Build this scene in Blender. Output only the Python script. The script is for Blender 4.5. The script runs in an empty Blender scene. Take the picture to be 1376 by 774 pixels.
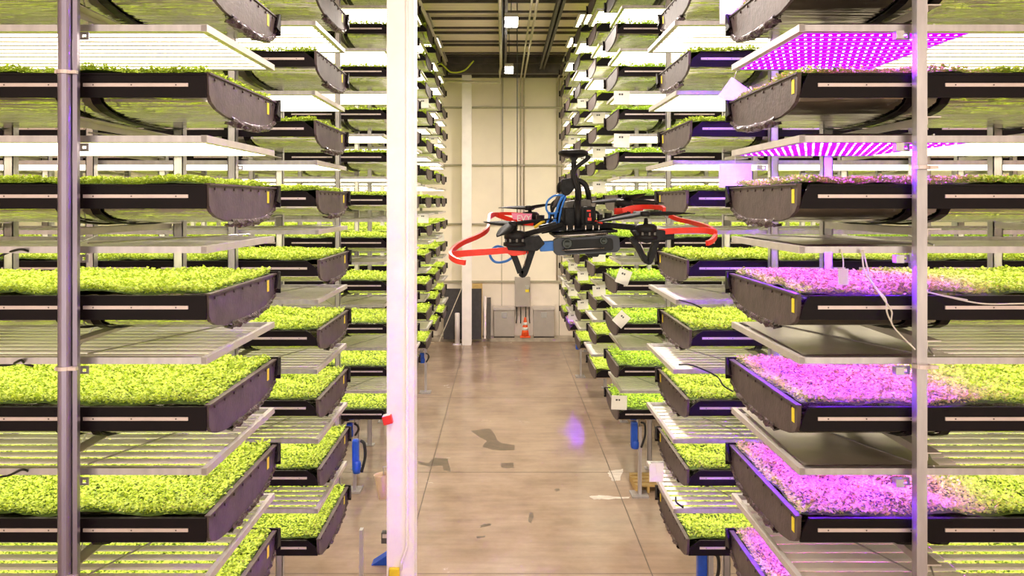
import bpy, math, random
import numpy as np
random.seed(7)
PI = math.pi
SC = bpy.context.scene
COL = SC.collection

# ------------------------------------------------------------------ camera, world, exposure
EYE = 4.87                       # eye height above the floor
FPX = 1050.0
cam_d = bpy.data.cameras.new('camera')
cam = bpy.data.objects.new('camera', cam_d)
COL.objects.link(cam)
cam.location = (0, 0, EYE)
cam.rotation_euler = (PI/2, 0, 0)
cam_d.sensor_width = 36.0
cam_d.lens = 36.0*FPX/1376.0
cam_d.shift_x = 12/1376.0
cam_d.shift_y = -115/1376.0
cam_d.clip_start = 0.05
SC.camera = cam
SC.view_settings.view_transform = 'Standard'
SC.view_settings.look = 'None'
SC.view_settings.gamma = 1.0
SC.view_settings.use_curve_mapping = False
SC.view_settings.exposure = 0.64
w = bpy.data.worlds.new('world')
SC.world = w
w.use_nodes = True
w.node_tree.nodes['Background'].inputs[0].default_value = (1.0, 0.86, 0.68, 1)
w.node_tree.nodes['Background'].inputs[1].default_value = 1.4
WHITE_L = 4.8        # radiance of the white lamp bars
PURPLE_L = 27.0
BAY_W = 210.0         # each high-bay lamp, watts

# ------------------------------------------------------------------ materials
M = {}
def mat(name, color, rough=0.5, metal=0.0, noise=0.0, nscale=8.0, bump=0.0, bscale=30.0, spec=0.5,
        stretch=(1, 1, 1), emit=None, estr=0.0, trans=0.0):
    m = bpy.data.materials.new(name)
    m.use_nodes = True
    nt = m.node_tree
    b = nt.nodes['Principled BSDF']
    b.inputs['Base Color'].default_value = (*color, 1)
    b.inputs['Roughness'].default_value = rough
    b.inputs['Metallic'].default_value = metal
    b.inputs['Specular IOR Level'].default_value = spec
    if emit:
        b.inputs['Emission Color'].default_value = (*emit, 1)
        b.inputs['Emission Strength'].default_value = estr
    if noise or bump:
        tc = nt.nodes.new('ShaderNodeTexCoord')
        mp = nt.nodes.new('ShaderNodeMapping')
        mp.inputs['Scale'].default_value = stretch
        nt.links.new(tc.outputs['Object'], mp.inputs[0])
    if noise:
        n = nt.nodes.new('ShaderNodeTexNoise')
        n.inputs['Scale'].default_value = nscale
        n.inputs['Detail'].default_value = 6
        nt.links.new(mp.outputs[0], n.inputs['Vector'])
        r = nt.nodes.new('ShaderNodeValToRGB')
        r.color_ramp.elements[0].position = 0.3
        r.color_ramp.elements[1].position = 0.7
        r.color_ramp.elements[0].color = (*[c*(1-noise) for c in color], 1)
        r.color_ramp.elements[1].color = (*[min(1, c*(1+noise)) for c in color], 1)
        nt.links.new(n.outputs[0], r.inputs[0])
        nt.links.new(r.outputs[0], b.inputs['Base Color'])
    if bump:
        n2 = nt.nodes.new('ShaderNodeTexNoise')
        n2.inputs['Scale'].default_value = bscale
        n2.inputs['Detail'].default_value = 3
        nt.links.new(mp.outputs[0], n2.inputs['Vector'])
        bp = nt.nodes.new('ShaderNodeBump')
        bp.inputs['Strength'].default_value = bump
        bp.inputs['Distance'].default_value = 0.02
        nt.links.new(n2.outputs[0], bp.inputs['Height'])
        nt.links.new(bp.outputs[0], b.inputs['Normal'])
    M[name] = m
    return m

mat('black_plastic', (0.006, 0.003, 0.005), 0.45, noise=0.3, nscale=5, spec=0.15)
mat('cap_plastic', (0.085, 0.06, 0.06), 0.5, noise=0.25, nscale=9, bump=0.15, bscale=40, spec=0.3)
mat('liner_film', (0.10, 0.06, 0.085), 0.14, metal=0.6, noise=0.6, nscale=18, bump=1.0, bscale=24)
mat('belly_sheet', (0.62, 0.60, 0.56), 0.06, metal=1.0, bump=0.6, bscale=2.5, stretch=(0.35, 5, 5))
mat('aluminium', (0.62, 0.56, 0.55), 0.42, metal=0.55, noise=0.08, nscale=6, bump=0.05)
mat('galvanised', (0.50, 0.47, 0.50), 0.35, metal=0.75, noise=0.15, nscale=14, stretch=(1, 1, 0.2))
mat('post_metal', (0.30, 0.26, 0.36), 0.30, metal=0.8, noise=0.12, nscale=14, stretch=(1, 1, 0.2))
mat('soil_green', (0.07, 0.12, 0.008), 0.8, noise=0.4, nscale=30)
mat('strip_metal', (0.66, 0.56, 0.56), 0.4, metal=0.5, noise=0.1, nscale=6)
mat('screw', (0.12, 0.09, 0.09), 0.4, metal=0.8)
mat('bar_housing', (0.92, 0.87, 0.86), 0.45, noise=0.06, nscale=6)
mat('sticker_yellow', (0.85, 0.68, 0.03), 0.5, noise=0.1, nscale=30)
mat('cover_sheet', (0.52, 0.46, 0.42), 0.32, metal=0.75, noise=0.12, nscale=3, bump=0.1, bscale=5)
mat('cable_black', (0.01, 0.01, 0.012), 0.45, noise=0.2)
mat('cable_white', (0.75, 0.72, 0.68), 0.5, noise=0.05)
mat('cable_yellow', (0.45, 0.5, 0.02), 0.5, noise=0.05)
mat('white_paint', (0.92, 0.84, 0.86), 0.38, noise=0.05, nscale=3)  # slight pink in the white stands in for the purple lamps' light
mat('guard_yellow', (0.85, 0.62, 0.03), 0.45, noise=0.1)
mat('red_plastic', (0.75, 0.03, 0.02), 0.4, noise=0.1)
mat('beige_plastic', (0.78, 0.58, 0.42), 0.5, noise=0.05)
mat('blue_paint', (0.01, 0.08, 0.55), 0.35, noise=0.15)
mat('grey_box', (0.42, 0.37, 0.34), 0.5, noise=0.06, nscale=4)
mat('dark_box', (0.07, 0.06, 0.065), 0.5, noise=0.2)
mat('wood', (0.55, 0.36, 0.12), 0.6, noise=0.25, nscale=10, stretch=(1, 8, 8))
mat('cone_orange', (0.9, 0.11, 0.02), 0.45, noise=0.06)
mat('cone_white', (0.9, 0.88, 0.85), 0.4, noise=0.03)
mat('black_board', (0.035, 0.028, 0.032), 0.6, noise=0.2)
mat('wall_cream', (0.95, 0.84, 0.74), 0.6, noise=0.04, nscale=1.2)
mat('wall_lower', (0.86, 0.75, 0.66), 0.6, noise=0.05, nscale=1.5)
mat('girt', (0.42, 0.37, 0.28), 0.5, noise=0.08)
mat('kerb', (0.45, 0.38, 0.31), 0.8, noise=0.2, nscale=5)
mat('steel_dark', (0.07, 0.055, 0.05), 0.5, metal=0.3, noise=0.3, nscale=4)
mat('conduit', (0.55, 0.48, 0.40), 0.4, metal=0.4, noise=0.1)
mat('drone_black', (0.008, 0.008, 0.010), 0.42, noise=0.4, nscale=60, spec=0.2)
mat('drone_carbon', (0.018, 0.019, 0.022), 0.6, noise=0.3, nscale=90, bump=0.1, bscale=200, spec=0.12)
mat('drone_grey', (0.024, 0.030, 0.045), 0.45, noise=0.15, nscale=60)
mat('drone_battery', (0.11, 0.105, 0.10), 0.6, noise=0.3, nscale=80)
mat('drone_red', (0.72, 0.025, 0.01), 0.38, noise=0.1, nscale=60)
mat('drone_blue', (0.02, 0.17, 0.62), 0.35, noise=0.1, nscale=60)
mat('drone_white', (0.8, 0.8, 0.8), 0.4)
mat('drone_pink', (0.85, 0.25, 0.45), 0.4)
mat('drone_metal', (0.6, 0.6, 0.62), 0.25, metal=1.0, noise=0.1)
mat('lens_glass', (0.01, 0.02, 0.02), 0.08)
mat('ink', (0.05, 0.05, 0.06), 0.6)

def emission(name, col, s):
    m = bpy.data.materials.new(name); m.use_nodes = True
    nt = m.node_tree; nt.nodes.remove(nt.nodes['Principled BSDF'])
    e = nt.nodes.new('ShaderNodeEmission')
    e.inputs[0].default_value = (*col, 1); e.inputs[1].default_value = s
    nt.links.new(e.outputs[0], nt.nodes['Material Output'].inputs[0])
    M[name] = m
    return m, e, nt
emission('white_led', (1.0, 0.88, 0.64), WHITE_L)
emission('bay_lens', (1.0, 0.93, 0.86), 25.0)

# purple lamp: rows of single diodes on a magenta strip
pm, pe, nt = emission('purple_led', (1, 0.05, 1.5), 1.0)
def math_node(nt, op, a=None, b=None):
    n = nt.nodes.new('ShaderNodeMath'); n.operation = op
    for i, v in enumerate((a, b)):
        if v is None: continue
        if isinstance(v, (int, float)): n.inputs[i].default_value = v
        else: nt.links.new(v, n.inputs[i])
    return n.outputs[0]
tc = nt.nodes.new('ShaderNodeTexCoord'); sx = nt.nodes.new('ShaderNodeSeparateXYZ')
nt.links.new(tc.outputs['Object'], sx.inputs[0])
fx = math_node(nt, 'SUBTRACT', math_node(nt, 'FRACT', math_node(nt, 'MULTIPLY', sx.outputs[0], 1/0.054)), 0.5)
fy = math_node(nt, 'SUBTRACT', math_node(nt, 'FRACT', math_node(nt, 'MULTIPLY', math_node(nt, 'ADD', sx.outputs[1], 0.034), 1/0.0675)), 0.5)
d2 = math_node(nt, 'ADD', math_node(nt, 'MULTIPLY', fx, fx), math_node(nt, 'MULTIPLY', fy, fy))
dot = math_node(nt, 'LESS_THAN', d2, 0.024)
wn = nt.nodes.new('ShaderNodeTexWhiteNoise'); wn.noise_dimensions = '2D'
cb = nt.nodes.new('ShaderNodeCombineXYZ')
nt.links.new(math_node(nt, 'FLOOR', math_node(nt, 'MULTIPLY', sx.outputs[0], 1/0.054)), cb.inputs[0])
nt.links.new(math_node(nt, 'FLOOR', math_node(nt, 'MULTIPLY', math_node(nt, 'ADD', sx.outputs[1], 0.034), 1/0.0675)), cb.inputs[1])
nt.links.new(cb.outputs[0], wn.inputs['Vector'])
rp = nt.nodes.new('ShaderNodeValToRGB'); rp.color_ramp.interpolation = 'CONSTANT'
rp.color_ramp.elements[0].color = (0.21, 0.006, 1.0, 1)
rp.color_ramp.elements[1].position = 0.55; rp.color_ramp.elements[1].color = (0.26, 0.03, 1, 1)
e3 = rp.color_ramp.elements.new(0.8); e3.color = (0.13, 0.02, 1.0, 1)
nt.links.new(wn.outputs['Value'], rp.inputs[0])
mx = nt.nodes.new('ShaderNodeMix'); mx.data_type = 'RGBA'
nt.links.new(dot, mx.inputs[0])
mx.inputs[6].default_value = (0.020*PURPLE_L, 0.002, 0.045*PURPLE_L, 1)
sc_ = nt.nodes.new('ShaderNodeVectorMath'); sc_.operation = 'SCALE'; sc_.inputs['Scale'].default_value = PURPLE_L*30
nt.links.new(rp.outputs[0], sc_.inputs[0])
nt.links.new(sc_.outputs[0], mx.inputs[7])
nt.links.new(mx.outputs[2], pe.inputs[0])

# leaves: several greens, a little light passes through
def leaf_mat(name, c0, c1):
    m = bpy.data.materials.new(name); m.use_nodes = True
    nt = m.node_tree; b = nt.nodes['Principled BSDF']
    tc = nt.nodes.new('ShaderNodeTexCoord')
    n = nt.nodes.new('ShaderNodeTexNoise'); n.inputs['Scale'].default_value = 40; n.inputs['Detail'].default_value = 4
    nt.links.new(tc.outputs['Object'], n.inputs['Vector'])
    r = nt.nodes.new('ShaderNodeValToRGB')
    r.color_ramp.elements[0].position = 0.35; r.color_ramp.elements[0].color = (*c0, 1)
    r.color_ramp.elements[1].position = 0.62; r.color_ramp.elements[1].color = (*c1, 1)
    nt.links.new(n.outputs[0], r.inputs[0])
    nt.links.new(r.outputs[0], b.inputs['Base Color'])
    b.inputs['Roughness'].default_value = 0.55
    tr = nt.nodes.new('ShaderNodeBsdfTranslucent')
    nt.links.new(r.outputs[0], tr.inputs[0])
    ms = nt.nodes.new('ShaderNodeMixShader'); ms.inputs[0].default_value = 0.25
    nt.links.new(b.outputs[0], ms.inputs[1]); nt.links.new(tr.outputs[0], ms.inputs[2])
    nt.links.new(ms.outputs[0], nt.nodes['Material Output'].inputs[0])
    M[name] = m
leaf_mat('leaf', (0.27, 0.38, 0.045), (0.58, 0.70, 0.065))
leaf_mat('leaf_fresh', (0.24, 0.42, 0.03), (0.52, 0.72, 0.04))

# card stock hanging from the racks: paper lets some light through
m = bpy.data.materials.new('card'); m.use_nodes = True
nt = m.node_tree; b = nt.nodes['Principled BSDF']; b.inputs['Base Color'].default_value = (0.85, 0.82, 0.8, 1); b.inputs['Roughness'].default_value = 0.6
tr = nt.nodes.new('ShaderNodeBsdfTranslucent'); tr.inputs[0].default_value = (0.9, 0.88, 0.86, 1)
ms = nt.nodes.new('ShaderNodeMixShader'); ms.inputs[0].default_value = 0.5
n = nt.nodes.new('ShaderNodeTexNoise'); n.inputs['Scale'].default_value = 9
r = nt.nodes.new('ShaderNodeValToRGB'); r.color_ramp.elements[0].color = (0.74, 0.7, 0.7, 1); r.color_ramp.elements[1].color = (0.92, 0.9, 0.88, 1)
nt.links.new(n.outputs[0], r.inputs[0]); nt.links.new(r.outputs[0], b.inputs['Base Color'])
nt.links.new(b.outputs[0], ms.inputs[1]); nt.links.new(tr.outputs[0], ms.inputs[2]); nt.links.new(ms.outputs[0], nt.nodes['Material Output'].inputs[0])
M['card'] = m

# polished concrete floor
m = bpy.data.materials.new('concrete'); m.use_nodes = True
nt = m.node_tree; b = nt.nodes['Principled BSDF']
tc = nt.nodes.new('ShaderNodeTexCoord')
n1 = nt.nodes.new('ShaderNodeTexNoise'); n1.inputs['Scale'].default_value = 0.9; n1.inputs['Detail'].default_value = 9; n1.inputs['Roughness'].default_value = 0.62
nt.links.new(tc.outputs['Object'], n1.inputs['Vector'])
r1 = nt.nodes.new('ShaderNodeValToRGB')
r1.color_ramp.elements[0].position = 0.28; r1.color_ramp.elements[0].color = (0.25, 0.165, 0.115, 1)
r1.color_ramp.elements[1].position = 0.72; r1.color_ramp.elements[1].color = (0.42, 0.31, 0.235, 1)
nt.links.new(n1.outputs[0], r1.inputs[0])
n2 = nt.nodes.new('ShaderNodeTexNoise'); n2.inputs['Scale'].default_value = 3.0; n2.inputs['Detail'].default_value = 8
mp = nt.nodes.new('ShaderNodeMapping'); mp.inputs['Scale'].default_value = (0.35, 2.2, 1); mp.inputs['Rotation'].default_value = (0, 0, 0.2)
nt.links.new(tc.outputs['Object'], mp.inputs[0]); nt.links.new(mp.outputs[0], n2.inputs['Vector'])
r2 = nt.nodes.new('ShaderNodeValToRGB')
r2.color_ramp.elements[0].position = 0.3; r2.color_ramp.elements[0].color = (0.90, 0.89, 0.88, 1)
r2.color_ramp.elements[1].position = 0.65; r2.color_ramp.elements[1].color = (1.08, 1.06, 1.03, 1)
nt.links.new(n2.outputs[0], r2.inputs[0])
mu = nt.nodes.new('ShaderNodeMix'); mu.data_type = 'RGBA'; mu.blend_type = 'MULTIPLY'; mu.inputs[0].default_value = 1
nt.links.new(r1.outputs[0], mu.inputs[6]); nt.links.new(r2.outputs[0], mu.inputs[7])
nt.links.new(mu.outputs[2], b.inputs['Base Color'])
r3 = nt.nodes.new('ShaderNodeMapRange'); r3.inputs[3].default_value = 0.10; r3.inputs[4].default_value = 0.36
nt.links.new(n1.outputs[0], r3.inputs[0]); nt.links.new(r3.outputs[0], b.inputs['Roughness'])
b.inputs['Specular IOR Level'].default_value = 0.6
M['concrete'] = m
mat('stain_dark', (0.13, 0.09, 0.06), 0.30, noise=0.35, nscale=6)
mat('stain_light', (0.62, 0.54, 0.47), 0.5, noise=0.2, nscale=8)
mat('joint', (0.10, 0.07, 0.05), 0.7, noise=0.2)

# corrugated roof deck
m = bpy.data.materials.new('roof_deck'); m.use_nodes = True
nt = m.node_tree; b = nt.nodes['Principled BSDF']
tc = nt.nodes.new('ShaderNodeTexCoord'); sx = nt.nodes.new('ShaderNodeSeparateXYZ'); nt.links.new(tc.outputs['Object'], sx.inputs[0])
wv = nt.nodes.new('ShaderNodeTexWave'); wv.bands_direction = 'Y'; wv.inputs['Scale'].default_value = 1.1; wv.inputs['Distortion'].default_value = 0
nt.links.new(tc.outputs['Object'], wv.inputs['Vector'])
bp = nt.nodes.new('ShaderNodeBump'); bp.inputs['Strength'].default_value = 0.5; bp.inputs['Distance'].default_value = 0.06
nt.links.new(wv.outputs['Fac'], bp.inputs['Height']); nt.links.new(bp.outputs[0], b.inputs['Normal'])
b.inputs['Base Color'].default_value = (0.90, 0.76, 0.64, 1); b.inputs['Roughness'].default_value = 0.55
M['roof_deck'] = m

# ------------------------------------------------------------------ mesh builder
class MB:
    def __init__(s): s.v = []; s.f = []; s.m = []; s.cur = 0
    def mi(s, i): s.cur = i; return s
    def add(s, vs, fs):
        n = len(s.v); s.v += [tuple(v) for v in vs]
        for f in fs: s.f.append(tuple(n+i for i in f)); s.m.append(s.cur)
        return s
    def box(s, x0, x1, y0, y1, z0, z1):
        x0, x1 = min(x0, x1), max(x0, x1); y0, y1 = min(y0, y1), max(y0, y1); z0, z1 = min(z0, z1), max(z0, z1)
        return s.add([(x0,y0,z0),(x1,y0,z0),(x1,y1,z0),(x0,y1,z0),(x0,y0,z1),(x1,y0,z1),(x1,y1,z1),(x0,y1,z1)],
                     [(0,3,2,1),(4,5,6,7),(0,1,5,4),(1,2,6,5),(2,3,7,6),(3,0,4,7)])
    def prism(s, pts, axis, a0, a1):
        """pts: 2D outline, extruded along axis ('x','y','z') from a0 to a1"""
        def P(p, a):
            if axis == 'x': return (a, p[0], p[1])
            if axis == 'y': return (p[0], a, p[1])
            return (p[0], p[1], a)
        n = len(pts)
        vs = [P(p, a0) for p in pts]+[P(p, a1) for p in pts]
        fs = [tuple(range(n-1, -1, -1)), tuple(range(n, 2*n))]
        fs += [(i, (i+1) % n, n+(i+1) % n, n+i) for i in range(n)]
        return s.add(vs, fs)
    def tube(s, pts, r, n=8, cap=True):
        pts = [np.array(p, float) for p in pts]
        rr = r if isinstance(r, (list, tuple)) else [r]*len(pts)
        base = len(s.v); prev = None
        for i, p in enumerate(pts):
            t = pts[min(i+1, len(pts)-1)]-pts[max(i-1, 0)]
            t = t/(np.linalg.norm(t)+1e-9)
            if prev is None:
                a = np.array([0, 0, 1.0]) if abs(t[2]) < 0.9 else np.array([1.0, 0, 0])
                u = np.cross(t, a)
            else:
                u = prev-t*np.dot(prev, t)
            u /= np.linalg.norm(u)+1e-9; prev = u; v = np.cross(t, u)
            for k in range(n):
                a = 2*PI*k/n
                s.v.append(tuple(p+rr[i]*(math.cos(a)*u+math.sin(a)*v)))
        for i in range(len(pts)-1):
            for k in range(n):
                a = base+i*n+k; b_ = base+i*n+(k+1) % n
                s.f.append((a, b_, b_+n, a+n)); s.m.append(s.cur)
        if cap:
            s.f.append(tuple(base+k for k in range(n-1, -1, -1))); s.m.append(s.cur)
            e = base+(len(pts)-1)*n
            s.f.append(tuple(e+k for k in range(n))); s.m.append(s.cur)
        return s
    def ribbon(s, pts, wdir, w, t):
        """flat strip: pts centre line, wdir width direction(s), w width, t thickness"""
        pts = [np.array(p, float) for p in pts]
        base = len(s.v)
        for i, p in enumerate(pts):
            tt = pts[min(i+1, len(pts)-1)]-pts[max(i-1, 0)]; tt /= np.linalg.norm(tt)+1e-9
            wd = np.array(wdir[i] if isinstance(wdir, list) else wdir, float)
            wd = wd-tt*np.dot(wd, tt); wd /= np.linalg.norm(wd)+1e-9
            nn = np.cross(tt, wd)
            for a, c in ((-1, -1), (1, -1), (1, 1), (-1, 1)):
                s.v.append(tuple(p+wd*a*w/2+nn*c*t/2))
        for i in range(len(pts)-1):
            for k in range(4):
                a = base+i*4+k; b_ = base+i*4+(k+1) % 4
                s.f.append((a, b_, b_+4, a+4)); s.m.append(s.cur)
        s.f.append((base+3, base+2, base+1, base)); s.m.append(s.cur)
        e = base+(len(pts)-1)*4
        s.f.append((e, e+1, e+2, e+3)); s.m.append(s.cur)
        return s
    def lathe(s, prof, c=(0, 0, 0), n=20, axis='z', ell=(1, 1)):
        base = len(s.v)
        for (r, h) in prof:
            for k in range(n):
                a = 2*PI*k/n; x = r*math.cos(a)*ell[0]; y = r*math.sin(a)*ell[1]
                if axis == 'z': q = (x, y, h)
                elif axis == 'y': q = (x, h, y)
                else: q = (h, x, y)
                s.v.append((c[0]+q[0], c[1]+q[1], c[2]+q[2]))
        for i in range(len(prof)-1):
            for k in range(n):
                a = base+i*n+k; b_ = base+i*n+(k+1) % n
                s.f.append((a, b_, b_+n, a+n)); s.m.append(s.cur)
        s.f.append(tuple(base+k for k in range(n-1, -1, -1))); s.m.append(s.cur)
        e = base+(len(prof)-1)*n
        s.f.append(tuple(e+k for k in range(n))); s.m.append(s.cur)
        return s
    def mesh(s, name, mats, smooth=False, bevel=0.0):
        me = bpy.data.meshes.new(name)
        me.from_pydata(s.v, [], s.f)
        if not isinstance(mats, (list, tuple)): mats = [mats]
        for q in mats: me.materials.append(M[q])
        if len(mats) > 1: me.polygons.foreach_set('material_index', s.m)
        if smooth: me.polygons.foreach_set('use_smooth', [True]*len(me.polygons))
        me.update()
        import bmesh
        bm = bmesh.new(); bm.from_mesh(me)
        bmesh.ops.recalc_face_normals(bm, faces=bm.faces)
        if bevel: bmesh.ops.bevel(bm, geom=bm.edges, offset=bevel, segments=2, affect='EDGES', profile=0.5)
        bm.to_mesh(me); bm.free()
        return me

def link(name, me, parent=None, loc=(0, 0, 0), rot=None):
    o = bpy.data.objects.new(name, me)
    COL.objects.link(o)
    o.location = loc
    if rot: o.rotation_euler = rot
    if parent: o.parent = parent
    return o
def tag(o, label, cat, group=None, kind=None):
    o['label'] = label; o['category'] = cat
    if group: o['group'] = group
    if kind: o['kind'] = kind
    return o
def struct(name, mb, mats, loc=(0, 0, 0), smooth=False, label=None):
    o = link(name, mb.mesh(name, mats, smooth), None, loc); o['kind'] = 'structure'
    if label: o['label'] = label
    return o
def arc(fn, n): return [fn(i/(n-1)) for i in range(n)]
def bez(p, n=14):
    """smooth curve through points (Catmull-Rom)"""
    p = [np.array(q, float) for q in p]
    q = [2*p[0]-p[1]]+p+[2*p[-1]-p[-2]]
    out = []
    for i in range(1, len(q)-2):
        for k in range(n):
            t = k/n
            out.append(0.5*((2*q[i])+(-q[i-1]+q[i+1])*t+(2*q[i-1]-5*q[i]+4*q[i+1]-q[i+2])*t*t+(-q[i-1]+3*q[i]-3*q[i+1]+q[i+2])*t**3))
    out.append(p[-1]); return out

# ------------------------------------------------------------------ the hall
WALL_Y = 27.9; SIDE = 9.6; ROOF = EYE+4.95
fl = struct('floor', MB().box(-SIDE, SIDE, -6, WALL_Y+0.3, -0.3, 0), 'concrete')
struct('ceiling', MB().box(-SIDE, SIDE, -6, WALL_Y+0.3, ROOF, ROOF+0.2), 'roof_deck')
struct('wall_back', MB().box(-SIDE, SIDE, WALL_Y, WALL_Y+0.25, 2.05, ROOF), 'wall_cream')
struct('wall_back_lower', MB().box(-SIDE, SIDE, WALL_Y-0.04, WALL_Y+0.25, 0, 2.05), 'wall_lower')
struct('wall_left', MB().box(-SIDE-0.2, -SIDE, -6, WALL_Y+0.3, 0, ROOF), 'wall_cream')
struct('wall_right', MB().box(SIDE, SIDE+0.2, -6, WALL_Y+0.3, 0, ROOF), 'wall_cream')
struct('trim_1', MB().box(-SIDE, SIDE, WALL_Y-0.55, WALL_Y-0.04, 0, 0.13), 'kerb')
k = 2
for zz in (2.05, 4.1, 6.2, 8.25):
    struct('trim_%d' % k, MB().box(-SIDE, SIDE, WALL_Y-0.10, WALL_Y-0.001, zz-0.03, zz+0.03), 'girt'); k += 1
for xx in (-3.2, 2.0, -0.05):      # seams of the wall panels
    struct('trim_%d' % k, MB().box(xx-0.012, xx+0.012, WALL_Y-0.055, WALL_Y-0.001, 0.13, ROOF), 'girt'); k += 1
# floor joints
jm = [((-1.32, 9.0), (-1.32, 27.3)), ((-1.32, -5), (-1.32, 9.0)), ((1.95, -5), (1.95, 27.3))]
for (a, b_) in jm[:]:
    struct('trim_%d' % k, MB().box(a[0]-0.007, a[0]+0.007, a[1], b_[1], 0.0, 0.0015), 'joint'); k += 1
for yy in (10.25, 14.1, 19.5):
    struct('trim_%d' % k, MB().box(-SIDE, SIDE, yy-0.006, yy+0.006, 0.0, 0.0015), 'joint'); k += 1
# ceiling steel: joists across, girders along
def flr(x, y):      # floor point seen at a picture position
    Y = FPX*EYE/(y-272); return ((x-676)*Y/FPX, Y)
k = 1
for yy in np.arange(8.5, 27.5, 1.75):
    mb = MB()
    mb.box(-SIDE, SIDE, yy-0.03, yy+0.03, ROOF-0.1, ROOF-0.03).box(-SIDE, SIDE, yy-0.03, yy+0.03, ROOF-0.34, ROOF-0.29)
    struct('ceiling_joist_%d' % k, mb, 'steel_dark'); k += 1
for i, xx in enumerate((-1.95, 0.02, 1.3)):
    mb = MB().box(xx-0.09, xx+0.09, 3, WALL_Y, ROOF-0.5, ROOF-0.47).box(xx-0.02, xx+0.02, 3, WALL_Y, ROOF-0.5, ROOF-0.36)
    mb.box(xx-0.09, xx+0.09, 3, WALL_Y, ROOF-0.38, ROOF-0.35)
    struct('ceiling_beam_%d' % (i+1), mb, 'steel_dark')
mb = MB().box(-SIDE, SIDE, 26.2, 26.5, ROOF-0.62, ROOF-0.02)
struct('ceiling_beam_4', mb, 'steel_dark')
mb = MB().box(-SIDE, SIDE, 27.0, 27.2, ROOF-0.62, ROOF-0.52)
struct('ceiling_beam_5', mb, 'steel_dark')
# white steel column against the back wall
mb = MB().box(-1.40, -1.08, 26.62, 26.65, 0, ROOF-0.6).box(-1.40, -1.08, 26.87, 26.9, 0, ROOF-0.6).box(-1.25, -1.23, 26.65, 26.87, 0, ROOF-0.6)
o = struct('wall_back_column', mb, 'white_paint')

# conduits on the ceiling and down the back wall
def conduit(pts, r, m, label, name='conduit'):
    o = link(name, MB().tube(pts, r, 8).mesh(name, m, True)); tag(o, label, 'pipe'); return o
zc = ROOF-0.62
conduit([(0.62, 3, zc), (0.62, 27.75, zc), (0.62, 27.85, zc-0.2), (0.62, 27.85, 3.2)], 0.025, 'conduit', 'thin grey conduit along the ceiling and down the wall above the electrical cabinet')
conduit([(0.74, 3, zc), (0.74, 27.75, zc), (0.74, 27.86, zc-0.2), (0.74, 27.86, 3.0)], 0.03, 'conduit', 'thicker grey conduit running beside the thin one down to the cabinet')
conduit([(1.92, 3, zc), (1.92, 27.7, zc), (1.92, 27.84, zc-0.2), (1.92, 27.84, 2.1)], 0.03, 'conduit', 'grey conduit dropping down the wall beside the purple-lit racks')
conduit([(2.08, 3, zc), (2.08, 27.7, zc), (2.08, 27.84, zc-0.2), (2.08, 27.84, 2.1)], 0.03, 'conduit', 'outer of the paired conduits beside the purple-lit racks')
conduit([(-1.82, 3, ROOF-0.56), (-1.82, 24.8, ROOF-0.56)], 0.045, 'conduit', 'cream pipe hung beneath the ceiling girder above the white column')
conduit([(-0.07, 3, ROOF-0.6), (-0.07, 25, ROOF-0.6), (-0.1, 25.1, ROOF-0.75), (-0.1, 25.2, ROOF-1.1), (-2.2, 25.3, ROOF-1.0)], 0.04, 'conduit', 'cream pipe along the middle girder turning off sideways near the back')
conduit([(0.35, 19.4, ROOF), (0.352, 19.4, 6.0), (0.35, 19.4, 4.2)], 0.012, 'cable_black', 'black power cable dangling from the ceiling behind the drone', 'hanging_cable')
conduit([(0.0, 24, ROOF-0.5), (-0.01, 24, 7), (0.0, 24, 4.5)], 0.008, 'cable_black', 'thin black cord hanging before the cream back wall', 'hanging_cable')
pts = bez([(-2.7, 24, ROOF-1.0), (-2.3, 24, ROOF-1.1), (-1.95, 24, ROOF-0.7), (-1.6, 24, ROOF-0.95), (-1.2, 24, ROOF-0.9), (-0.9, 24, ROOF-0.6)], 8)
conduit(pts, 0.022, 'cable_yellow', 'yellow green cable looped under the ceiling girder', 'cable')

# high-bay lamps
def bay(px, py, Y, hs, label):
    x = (px-676)*Y/FPX; z = EYE+(272-py)*Y/FPX
    r = link('high_bay_lamp', None, None, (x, Y, z)); tag(r, label, 'lamp', 'high-bay lamps over the aisle')
    link('housing', MB().box(-hs, hs, -hs, hs, 0.03, 0.12).mesh('housing', 'grey_box', bevel=0.01), r)
    d = link('diffuser', MB().box(-hs*.95, hs*.95, -hs*.95, hs*.95, -0.12, 0.03).mesh('diffuser', 'bay_lens'), r)
    d['label'] = 'glowing white diffuser'
    link('suspension_cable', MB().tube([(0, 0, 0.12), (0, 0, ROOF-z)], 0.01, 6).mesh('suspension_cable', 'cable_black'), r)
    ld = bpy.data.lights.new('lamp_light', 'AREA'); ld.energy = BAY_W; ld.size = hs*1.8; ld.color = (1.0, 0.90, 0.80); ld.spread = PI
    lo = bpy.data.objects.new('lamp_light', ld); COL.objects.link(lo); lo.parent = r; lo.location = (0, 0, -0.125)
bay(687, 27, 16.4, 0.14, 'square white high-bay lamp nearer the camera under the roof deck')
bay(684, 92, 22.0, 0.12, 'square white high-bay lamp close to the back wall')
bay(690, -70, 10.8, 0.14, 'added high-bay lamp out of view halfway down the aisle')  # unseen lamp, added to brighten the floor and column
bay(690, -520, 5.2, 0.14, 'added high-bay lamp out of view above the drone')  # also out of view, put in for more light on the aisle

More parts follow.
